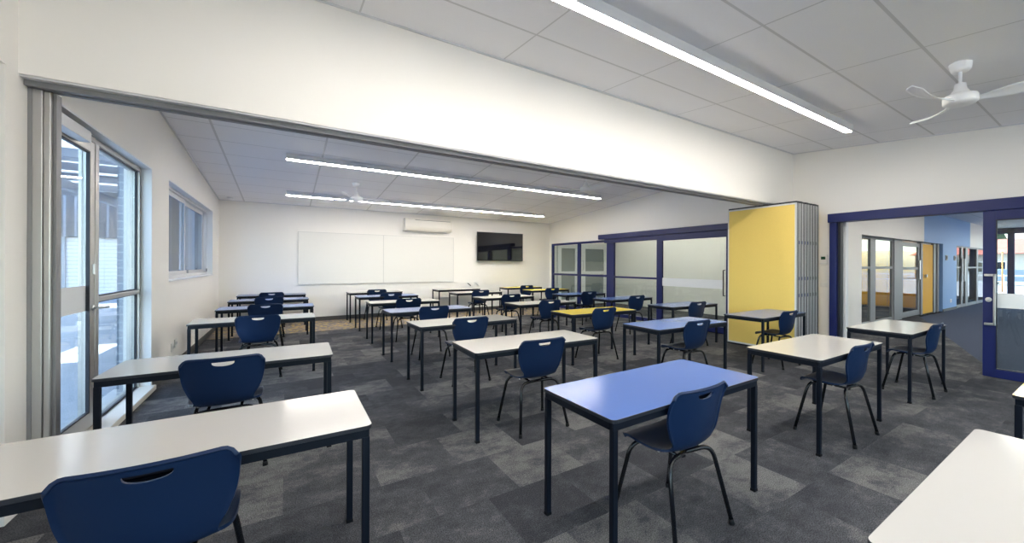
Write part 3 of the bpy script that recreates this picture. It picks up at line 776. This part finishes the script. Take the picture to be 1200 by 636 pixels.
TP = {n: (x, y) for n, x, y, *_ in tables}
pc = make_chair()
for k, (n, dx, dy, r, lab) in enumerate(chairs):
    o = pc if k == 0 else copy_tree(pc)
    o.location = (TP[n][0]+dx, TP[n][1]+dy, 0); o.rotation_euler = (0, 0, math.radians(r))
    tag(o, lab, 'chair', 'navy classroom chairs')

# ------------------------------------------------------------------ lights, fans, sensor
def linear_light(x0, x1, yc, zc, slope, label, w=0.094, h=0.088):
    L = x1-x0
    t = tag(empty('linear_light', ((x0+x1)/2, yc, zc), 0, math.atan(slope)), label, 'ceiling light', 'linear ceiling lights')
    s = MB(); s.box(-L/2, L/2, -w/2, -w/2+0.006, -h, 0); s.box(-L/2, L/2, w/2-0.006, w/2, -h, 0); s.box(-L/2, L/2, -w/2+0.006, w/2-0.006, -0.012, 0)
    s.build('housing', M['housing'], t)
    MB().box(-L/2-0.004, -L/2, -w/2, w/2, -h, 0).build('end_cap', M['housing'], t)
    MB().box(L/2, L/2+0.004, -w/2, w/2, -h, 0).build('end_cap', M['housing'], t)
    MB().box(-L/2+0.002, L/2-0.002, -w/2+0.008, w/2-0.008, -h-0.005, -h+0.010).build('diffuser', M['diffuser'], t)
    return t
linear_light(-0.11, 6.33, 2.28, zc_near(2.28), 0.087, 'long lit strip light on the near ceiling, largest in the photo')
linear_light(-0.11, 6.33, -0.95, zc_near(-0.95), 0.087, 'lit strip light on the near ceiling, above and behind the camera')
linear_light(0.0, 6.44, 7.71, zc_rear(7.71), -0.073, 'lit strip light on the rear ceiling, the nearer of two')
linear_light(0.0, 6.44, 10.36, zc_rear(10.36), -0.073, 'lit strip light on the rear ceiling, nearest the whiteboard wall')
linear_light(8.6, 15.0, 1.4, 3.02, 0, 'fill strip light added on the corridor ceiling beyond the doorway, nearer one')  # this and the next: unseen lamps added to light the corridor
linear_light(16.5, 23.0, 1.4, 3.02, 0, 'fill strip light added on the corridor ceiling beyond the doorway, further one')
t = linear_light(10.9, 16.9, 6.2, 3.30, 0, 'strip light added to light the room behind the grey glazed screen')  # unseen lamp added to light the meeting room
t = linear_light(-2.4, 2.4, 0, 0, 0, 'strip light added to light the room behind the blue glazed partition'); t.location = (8.95, 7.6, 3.30); t.rotation_euler = (0, 0, PI/2)  # unseen lamp added to brighten the breakout room

def make_fan(slope):
    root = empty('ceiling_fan', (0, 0, 0))
    p = [(0.028, -0.078), (0.060, -0.074), (0.068, -0.062), (0.078, -0.010), (0.080, 0.0)]
    c = MB().lathe(p, 28); c.xform(Matrix.Rotation(math.atan(slope), 4, 'X')); c.build('canopy', M['fan'], root)
    MB().tube([(0, 0, -0.02), (0, 0, -0.27)], 0.0125, 14).build('downrod', M['fan'], root)
    MB().lathe([(0.02, -0.175), (0.038, -0.185), (0.046, -0.235), (0.060, -0.250), (0.062, -0.262), (0.090, -0.280), (0.114, -0.290), (0.119, -0.305), (0.119, -0.345), (0.106, -0.362), (0.030, -0.368)][::-1], 32).build('motor_housing', M['fan'], root)
    for k in range(3):
        a = math.radians(120*k)
        NR, NC = 20, 6; vs = []
        for i in range(NR+1):
            u = i/NR; r = 0.105 + 0.535*u
            wd = 0.050 + 0.095*smooth(0.0, 0.45, u) - 0.010*u
            if u > 0.86: wd *= math.sqrt(max(0.02, 1-((u-0.86)/0.145)**2))
            sweep = -0.045*math.sin(u*PI)
            zz = -0.335 - 0.012*math.sin(u*PI) + 0.030*u
            tw = -math.radians(30 - 14*u)
            for j in range(NC+1):
                c_ = -0.5 + j/NC
                vs.append((r, sweep + c_*wd*math.cos(tw), zz + c_*wd*math.sin(tw) + 0.010*(1-4*c_*c_)))
        n = NC+1; fs = [(i*n+j, (i+1)*n+j, (i+1)*n+j+1, i*n+j+1) for i in range(NR) for j in range(NC)]
        b = MB().add(vs, fs, 0, True); b.xform(Matrix.Rotation(a, 4, 'Z'))
        o = b.build('blade', M['fan'], root)
        so = o.modifiers.new('thick', 'SOLIDIFY'); so.thickness = 0.007; so.offset = 0
    return root
f1 = make_fan(0.087); f1.location = (4.93, 0.92, zc_near(0.92)); f1.rotation_euler = (0, 0, math.radians(164))
tag(f1, 'white three-blade ceiling fan at the top right, nearest the camera', 'ceiling fan', 'white ceiling fans')
f2 = make_fan(-0.073); f2.location = (1.17, 9.07, zc_rear(9.07)); f2.rotation_euler = (0, 0, math.radians(5))
tag(f2, 'white ceiling fan between the two rear strip lights, left side', 'ceiling fan', 'white ceiling fans')
f3 = copy_tree(f2); f3.location = (4.95, 6.36, zc_rear(6.36)); f3.rotation_euler = (0, 0, math.radians(160))
tag(f3, 'white ceiling fan half hidden behind the bulkhead, at the end of the strip light', 'ceiling fan', 'white ceiling fans')

t = tag(empty('smoke_detector', (-1.02, 11.5, zc_rear(11.5))), 'small white round detector on the ceiling in the far left corner', 'detector')
MB().lathe([(0.035, -0.035), (0.05, -0.03), (0.055, -0.008), (0.058, 0.0)], 20).build('detector_body', M['fan'], t)

# ------------------------------------------------------------------ wall-mounted things
t = tag(empty('whiteboard', (2.19, YB-0.002, 1.575)), 'wide white double-panel board on the far wall', 'whiteboard')
MB().box(-1.945, -0.008, -0.022, 0, -0.645, 0.645).build('board_panel', M['board'], t, bevel=0.002)
MB().box(0.008, 1.950, -0.022, 0, -0.645, 0.645).build('board_panel', M['board'], t, bevel=0.002)
s = MB(); 
for xa, xb in ((-1.955, -1.945), (-0.008, 0.008), (1.950, 1.960)): s.box(xa, xb, -0.024, 0, -0.655, 0.655)
s.box(-1.955, 1.96, -0.024, 0, 0.645, 0.655); s.box(-1.955, 1.96, -0.028, 0, -0.655, -0.645)
s.build('board_trim', M['board_edge'], t)

t = tag(empty('television', (5.66, YB-0.002, 2.0)), 'large black flat television mounted on the far wall', 'television')
MB().box(-0.80, 0.80, -0.135, -0.085, -0.45, 0.45).build('casing', M['tv_bezel'], t, bevel=0.006)
MB().box(-0.785, 0.785, -0.137, -0.134, -0.435, 0.438).build('screen', M['tv_screen'], t)
MB().box(-0.30, 0.30, -0.085, 0, -0.22, 0.22).build('wall_bracket', M['tv_bezel'], t)

t = tag(empty('air_conditioner', (3.37, YB-0.002, 2.38)), 'cream split-system air conditioner high on the far wall', 'air conditioner')
pr = [(0, 0.0), (-0.10, 0.0), (-0.20, 0.035), (-0.235, 0.10), (-0.24, 0.30), (-0.22, 0.345), (0, 0.35)]
s = MB(); n = len(pr)
v = [(-0.66, y, z) for y, z in pr] + [(0.66, y, z) for y, z in pr]
s.add(v, [tuple(range(n)), tuple(range(n, 2*n))[::-1]] + [(k, n+k, n+(k+1) % n, (k+1) % n) for k in range(n)])
s.build('casing', M['appliance'], t, bevel=0.008)
MB().box(-0.62, 0.62, -0.246, -0.238, 0.115, 0.285).build('front_panel', M['appliance'], t, bevel=0.003)
MB().box(-0.40, 0.60, -0.247, -0.236, 0.292, 0.302).build('intake_slot', M['slot'], t)
s = MB().box(-0.58, 0.58, -0.232, -0.130, 0.012, 0.022); s.build('louvre', M['appliance'], t)

def plate(name, lab, cat, x, y, z, axis, w, h, gangs=1, mats=None, group=None):
    t = tag(empty(name, (x, y, z), 0 if axis == 'y' else (PI/2 if x < 0 else -PI/2)), lab, cat, group)
    MB().box(-w/2, w/2, -0.010, 0, -h/2, h/2).build('face_plate', M['white_plastic'], t, bevel=0.003)
    for g_ in range(gangs):
        cx = (g_-(gangs-1)/2)*w/gangs
        MB().box(cx-0.018, cx+0.018, -0.016, -0.009, -0.016, 0.016).build('switch' if 'switch' in name else 'socket', M['white_plastic'] if 'switch' in name else M['alu_l'], t, bevel=0.002)
    return t
plate('power_outlet', 'white double power outlet low on the window wall, nearer plate', 'power outlet', XL, 7.36, 0.31, 'x', 0.12, 0.11, 2, group='outlets on the window wall')
plate('power_outlet', 'white double power outlet low on the window wall, further plate', 'power outlet', XL, 7.56, 0.335, 'x', 0.12, 0.11, 2, group='outlets on the window wall')
# connection box with cables under the whiteboard end
for i, (xx, lab) in enumerate(((4.62, 'white wall plate with black cable end, left of two near the television'), (4.88, 'white wall plate with grey cable end, right of two near the television'))):
    t = plate('power_outlet', lab, 'power outlet', xx, YB, 0.84, 'y', 0.15, 0.11, 1, group='outlets below the television')
    MB().tube([(-0.02, -0.01, 0.01), (-0.02, -0.06, 0.005), (0.02, -0.075, -0.03), (0.07, -0.03, -0.06)], 0.012, 8).build('cable', M['rubber'] if i == 0 else M['housing'], t)
plate('light_switch', 'white light switch plate beside the folding partition, below the thermostat', 'light switch', XR, 3.10, 1.10, 'x', 0.12, 0.075, 2)
t = tag(empty('thermostat', (XR, 3.105, 1.53), -PI/2), 'white thermostat with dark green display between partition and blue doorway', 'thermostat')
MB().box(-0.06, 0.06, -0.02, 0, -0.085, 0.085).build('case', M['white_plastic'], t, bevel=0.004)
MB().box(-0.038, 0.032, -0.022, -0.019, 0.005, 0.055).build('display', M['lcd'], t)
MB().box(-0.06, 0.06, -0.024, -0.019, -0.070, -0.060).build('cover_edge', M['alu_l'], t)

for xx, lab in ((17.35, 'small grey plate on the blue corridor wall, left of two'), (18.35, 'small grey plate on the blue corridor wall beside the grey doors')):
    t = tag(empty('door_reader', (xx, 3.55, 1.70)), lab, 'card reader', 'plates on the blue corridor wall')
    MB().box(-0.10, 0.10, -0.02, 0, -0.08, 0.08).build('case', M['alu_d'], t, bevel=0.004); MB().box(-0.05, 0.05, -0.024, -0.019, -0.03, 0.05).build('button', M['slot'], t)
plate('power_outlet', 'small white outlet low on the blue corridor wall', 'power outlet', 17.9, 3.55, 0.30, 'y', 0.16, 0.11, 2)

# dark glazed double doors at the end of the room behind the blue partition
fr = MB(); ye = 11.6
for xa, xb in ((7.76, 7.92), (8.52, 8.72), (8.78, 8.98), (9.86, 10.02)): fr.box(xa, xb, ye-0.06, ye, 0, 2.12)
for xa, xb in ((7.92, 8.52), (8.98, 9.86)):
    for za, zb in ((0, 0.2), (1.08, 1.20), (2.02, 2.12)): fr.box(xa, xb, ye-0.06, ye, za, zb)
fr.box(7.76, 10.02, ye-0.07, ye, 2.12, 2.20)
d6 = struct(fr.build('door_6', M['white_frame'], bevel=0.003))
for xa, xb in ((7.92, 8.52), (8.98, 9.86)):
    for za, zb in ((0.2, 1.08), (1.20, 2.02)): MB().box(xa, xb, ye-0.03, ye-0.01, za, zb).build('door_panel', M['pinboard'], d6)
for xx in (8.66, 8.84): MB().tube([(xx, ye-0.06, 1.25), (xx, ye-0.12, 1.25), (xx, ye-0.12, 1.6), (xx, ye-0.06, 1.6)], 0.012, 8).build('door_handle', M['chrome'], d6)
t = tag(empty('storage_cabinet', (16.96, 4.86, 0), -PI/2), 'tan cabinet behind the glazed grey door on the corridor', 'cabinet')
MB().box(-1.0, 1.0, -0.3, 0.3, 0.06, 1.95).build('body', mat('tan_board', (0.62, 0.42, 0.16), 0.5), t)
MB().box(-0.98, -0.01, -0.325, -0.30, 0.10, 1.90).build('door', M['yellowdoor'], t, bevel=0.003); MB().box(0.01, 0.98, -0.325, -0.30, 0.10, 1.90).build('door', M['yellowdoor'], t, bevel=0.003)

# ------------------------------------------------------------------ outside the left wall
struct(MB().box(-40, XL-WT, -8, 60, -0.12, -0.03).build('outdoor_paving', M['paving']))
mb = MB(); mb.box(-1.53, XL-WT+0.001, 6.42, 7.13, -0.03, 3.7); mb.box(-1.53, XL-WT+0.001, 10.95, 13, -0.03, 3.7); mb.box(-1.53, XL-WT+0.001, 7.13, 10.95, -0.03, 1.15); mb.box(-1.53, XL-WT+0.001, 7.13, 10.95, 2.56, 3.7)
struct(mb.build('wall_outside', M['brick']))
# corrugated screen close outside the sliding window
t = tag(empty('corrugated_fence', (-1.95, 14.3, -0.03)), 'grey-blue corrugated steel screen seen through the sliding window', 'fence')
s = MB(); n = 220; vs = []
for k in range(n+1):
    yy = -4.7 + 9.4*k/n; dx = 0.015*math.sin(k*PI/2.0)
    vs += [(dx, yy, 0), (dx, yy, 3.1)]
s.add(vs, [(2*k, 2*k+2, 2*k+3, 2*k+1) for k in range(n)]); o = s.build('sheet', M['corr2'], t); so = o.modifiers.new('t', 'SOLIDIFY'); so.thickness = 0.004
MB().box(-0.09, -0.03, -4.7, 4.7, 0.3, 0.36).box(-0.09, -0.03, -4.7, 4.7, 2.7, 2.76).build('rail', M['galv_beam'], t)
# covered way roof
t = tag(empty('covered_way_roof', (-6, 12, 3.75)), 'galvanised covered-way roof outside the glazed door', 'roof')
s = MB()
s.box(-2.6, 4.56, -6, 0.05, 0.30, 0.34); s.box(-2.6, 4.56, 1.9, 10.5, 0.30, 0.34); s.box(4.30, 4.56, 0.05, 1.9, 0.30, 0.34); s.box(-2.6, 3.55, 0.05, 1.9, 0.30, 0.34)
s.build('roof_sheet', M['poly'], t)
for y0_ in (-4.5, 2.4, 5.6, 8.4):
    MB().box(-2.6, 4.45, y0_, y0_+1.3, 0.345, 0.38).build('steel_sheet', M['galv'], t)
for k in range(9):
    y = -5.9+1.95*k
    MB().box(-2.6, 4.45, y, y+0.07, 0.10, 0.30).build('purlin', M['galv_beam'], t)
for x in (-2.3, 0.6, 3.4):
    MB().box(x, x+0.16, -6, 10.5, -0.16, 0.10).build('rafter', M['beam_w'] if x > 2 else M['galv_beam'], t)
for (x, y) in ((3.9, 9.6), (-2.2, 6.5)):
    MB().box(x-0.07, x+0.07, y-0.07, y+0.07, -3.78, -0.16).build('post', M['beam_w'], t)
# block across the yard with a roller door
t = tag(empty('yard_building', (-8.0, 25.0, -0.03)), 'dark corrugated building with a white roller door across the yard', 'building')
MB().box(-9, 9, 0, 5, 2.55, 4.6).build('cladding', M['corr'], t)
MB().box(-9, 0.05, 0.15, 5, 0, 2.55).build('wall', M['dark_clad'], t)
MB().box(0.05, 9, 0.30, 5, 0, 2.55).build('wall', M['white_brick'], t)
MB().box(0.55, 2.7, 0.20, 0.35, 0, 2.5).build('roller_door', M['roller'], t)
MB().box(0.25, 0.55, 0.1, 0.4, 0, 2.55).box(2.7, 3.0, 0.1, 0.4, 0, 2.55).build('door_jamb', M['galv_beam'], t)
MB().box(3.6, 4.3, -0.1, 0.4, 0, 4.2).build('pier', M['dark_clad'], t)

# ------------------------------------------------------------------ the street beyond the corridor glazing
struct(MB().box(24.6, 140, -60, 60, -0.30, -0.20).build('street_ground', M['asphalt']))
def house(x, y, w, d, h, lab):
    t = tag(empty('house', (x, y, -0.2)), lab, 'house', 'houses across the street')
    MB().box(0, d, -w/2, w/2, 0, h).build('wall', M['house_wall'], t)
    s = MB(); v = [(-0.5, -w/2-0.5, h), (d+0.5, -w/2-0.5, h), (d+0.5, w/2+0.5, h), (-0.5, w/2+0.5, h), (d/2, -w/2+1.5, h+1.7), (d/2, w/2-1.5, h+1.7)]
    s.add(v, [(0, 1, 2, 3), (0, 4, 1), (1, 4, 5, 2), (2, 5, 3), (3, 5, 4, 0)]); s.build('roof', M['roof_red'], t)
    for yy in (-w*0.28, w*0.02, w*0.3):
        f = MB().box(-0.05, 0.02, yy-0.7, yy+0.7, 0.9, 2.2).build('window', M['fence_w'], t)
        MB().box(-0.07, -0.04, yy-0.6, yy+0.6, 1.0, 2.1).build('pane', M['tv_screen'], f)
house(62, 8.5, 11, 8, 3.0, 'brick house with terracotta roof across the street, left one')
house(66, -4.0, 10, 8, 3.0, 'brick house with terracotta roof across the street, right one')
def tree(x, y, h, lab):
    t = tag(empty('tree', (x, y, -0.2)), lab, 'tree', 'trees behind the houses')
    MB().tube([(0, 0, 0), (0.1, 0, h*0.5)], 0.2, 8).build('trunk', M['bark'], t)
    s = MB(); rnd = random.Random(int(x*10+y))
    for k in range(26):
        a = rnd.uniform(0, 2*PI); rr = rnd.uniform(0, h*0.3); zz = rnd.uniform(h*0.45, h*0.9); r = rnd.uniform(0.10, 0.2)*h
        pr = [(0.02, -r), (r*0.7, -r*0.7), (r, 0), (r*0.7, r*0.7), (0.02, r)]
        s.lathe(pr, 7, 0, (rr*math.cos(a), rr*math.sin(a), zz), False)
    s.build('crown', M['leaf'], t)
tree(82, 13.5, 8.2, 'dark green tree rising left of the houses across the street')
tree(92, 7.0, 6.6, 'dark green tree behind the terracotta roof across the street')
tree(86, 2.5, 7.6, 'dark green tree at the right behind the houses')
t = tag(empty('street_fence', (44, 3, -0.2)), 'white rail fence along the street beyond the corridor', 'fence')
MB().box(0, 0.06, -14, 14, 0.9, 1.0).box(0, 0.06, -14, 14, 0.45, 0.53).build('rail', M['fence_w'], t)
for k in range(14): MB().box(-0.03, 0.05, -14+2.1*k, -13.9+2.1*k, 0, 1.05).build('post', M['fence_w'], t)
t = tag(empty('bollard', (38, 5.1, -0.2)), 'orange post outside the corridor glazing', 'post')
MB().tube([(0, 0, 0), (0, 0, 2.6)], 0.035, 10).build('pole', M['orange'], t)
MB().lathe([(0.10, 0), (0.10, 0.05), (0.02, 0.08)], 12, 0, (0, 0, 2.6)).build('cap', M['fence_w'], t)
t = tag(empty('car', (52, 6.2, -0.2)), 'dark car parked before the brick houses', 'car')
s = MB(); pr = [(-2.1, 0.3), (-2.1, 0.8), (-1.5, 0.9), (-0.9, 1.4), (0.9, 1.42), (1.5, 0.95), (2.1, 0.85), (2.15, 0.3)]; n = len(pr)
v = [(-0.85, y, z) for y, z in pr] + [(0.85, y, z) for y, z in pr]
s.add(v, [tuple(range(n)), tuple(range(n, 2*n))[::-1]] + [(k, n+k, n+(k+1) % n, (k+1) % n) for k in range(n)]); s.build('body', M['car_w'], t, bevel=0.06)
for yy in (-1.35, 1.35):
    for xx in (-0.86, 0.66):
        w_ = MB().lathe([(0.32, 0), (0.33, 0.03), (0.33, 0.17), (0.32, 0.2)], 18); w_.xform(Matrix.Translation((xx, yy, 0.33)) @ Matrix.Rotation(PI/2, 4, 'Y')); w_.build('wheel', M['rubber'], t)

# ------------------------------------------------------------------ daylight
w = bpy.data.worlds.new('sky'); SC.world = w; w.use_nodes = True; nt = w.node_tree
bg = nt.nodes['Background']
sky = nt.nodes.new('ShaderNodeTexSky'); sky.sky_type = 'NISHITA'; sky.sun_disc = False
sky.sun_elevation = math.radians(42); sky.sun_rotation = math.radians(-10); sky.air_density = 1.0; sky.dust_density = 1.5
nt.links.new(sky.outputs[0], bg.inputs[0]); bg.inputs[1].default_value = 0.33
sd = bpy.data.lights.new('sun', 'SUN'); sd.energy = 4.6; sd.angle = math.radians(0.6); sd.color = (1.0, 0.96, 0.90)
so = bpy.data.objects.new('sun', sd); COL.objects.link(so)
dirv = Vector((-0.12, -0.62, -0.78)).normalized()    # the sun stands beyond the whiteboard wall
so.rotation_euler = dirv.to_track_quat('-Z', 'Y').to_euler(); so.location = (-20, 5, 20)

# ------------------------------------------------------------------ camera
cam = bpy.data.cameras.new('camera'); co = bpy.data.objects.new('camera', cam); COL.objects.link(co)
cam.sensor_fit = 'HORIZONTAL'; cam.sensor_width = 36.0
cam.lens = 469.0/1200*36.0
cam.shift_x = -60/1200; cam.shift_y = -7.5/1200
cam.clip_start = 0.02; cam.clip_end = 500
R = Matrix.Rotation(math.radians(-34.7), 4, 'Z') @ Matrix.Rotation(PI/2, 4, 'X') @ Matrix.Rotation(0.0035, 4, 'Z')
co.matrix_world = Matrix.Translation((0, 0, 1.424)) @ R
SC.camera = co

SC.view_settings.view_transform = 'Standard'; SC.view_settings.look = 'None'
SC.view_settings.exposure = 2.15; SC.view_settings.gamma = 1.0; SC.view_settings.use_curve_mapping = False
SC.cycles.max_bounces = 10; SC.cycles.diffuse_bounces = 6; SC.cycles.glossy_bounces = 5; SC.cycles.transparent_max_bounces = 16
SC.cycles.caustics_reflective = False; SC.cycles.caustics_refractive = False
SC.cycles.sample_clamp_indirect = 8.0
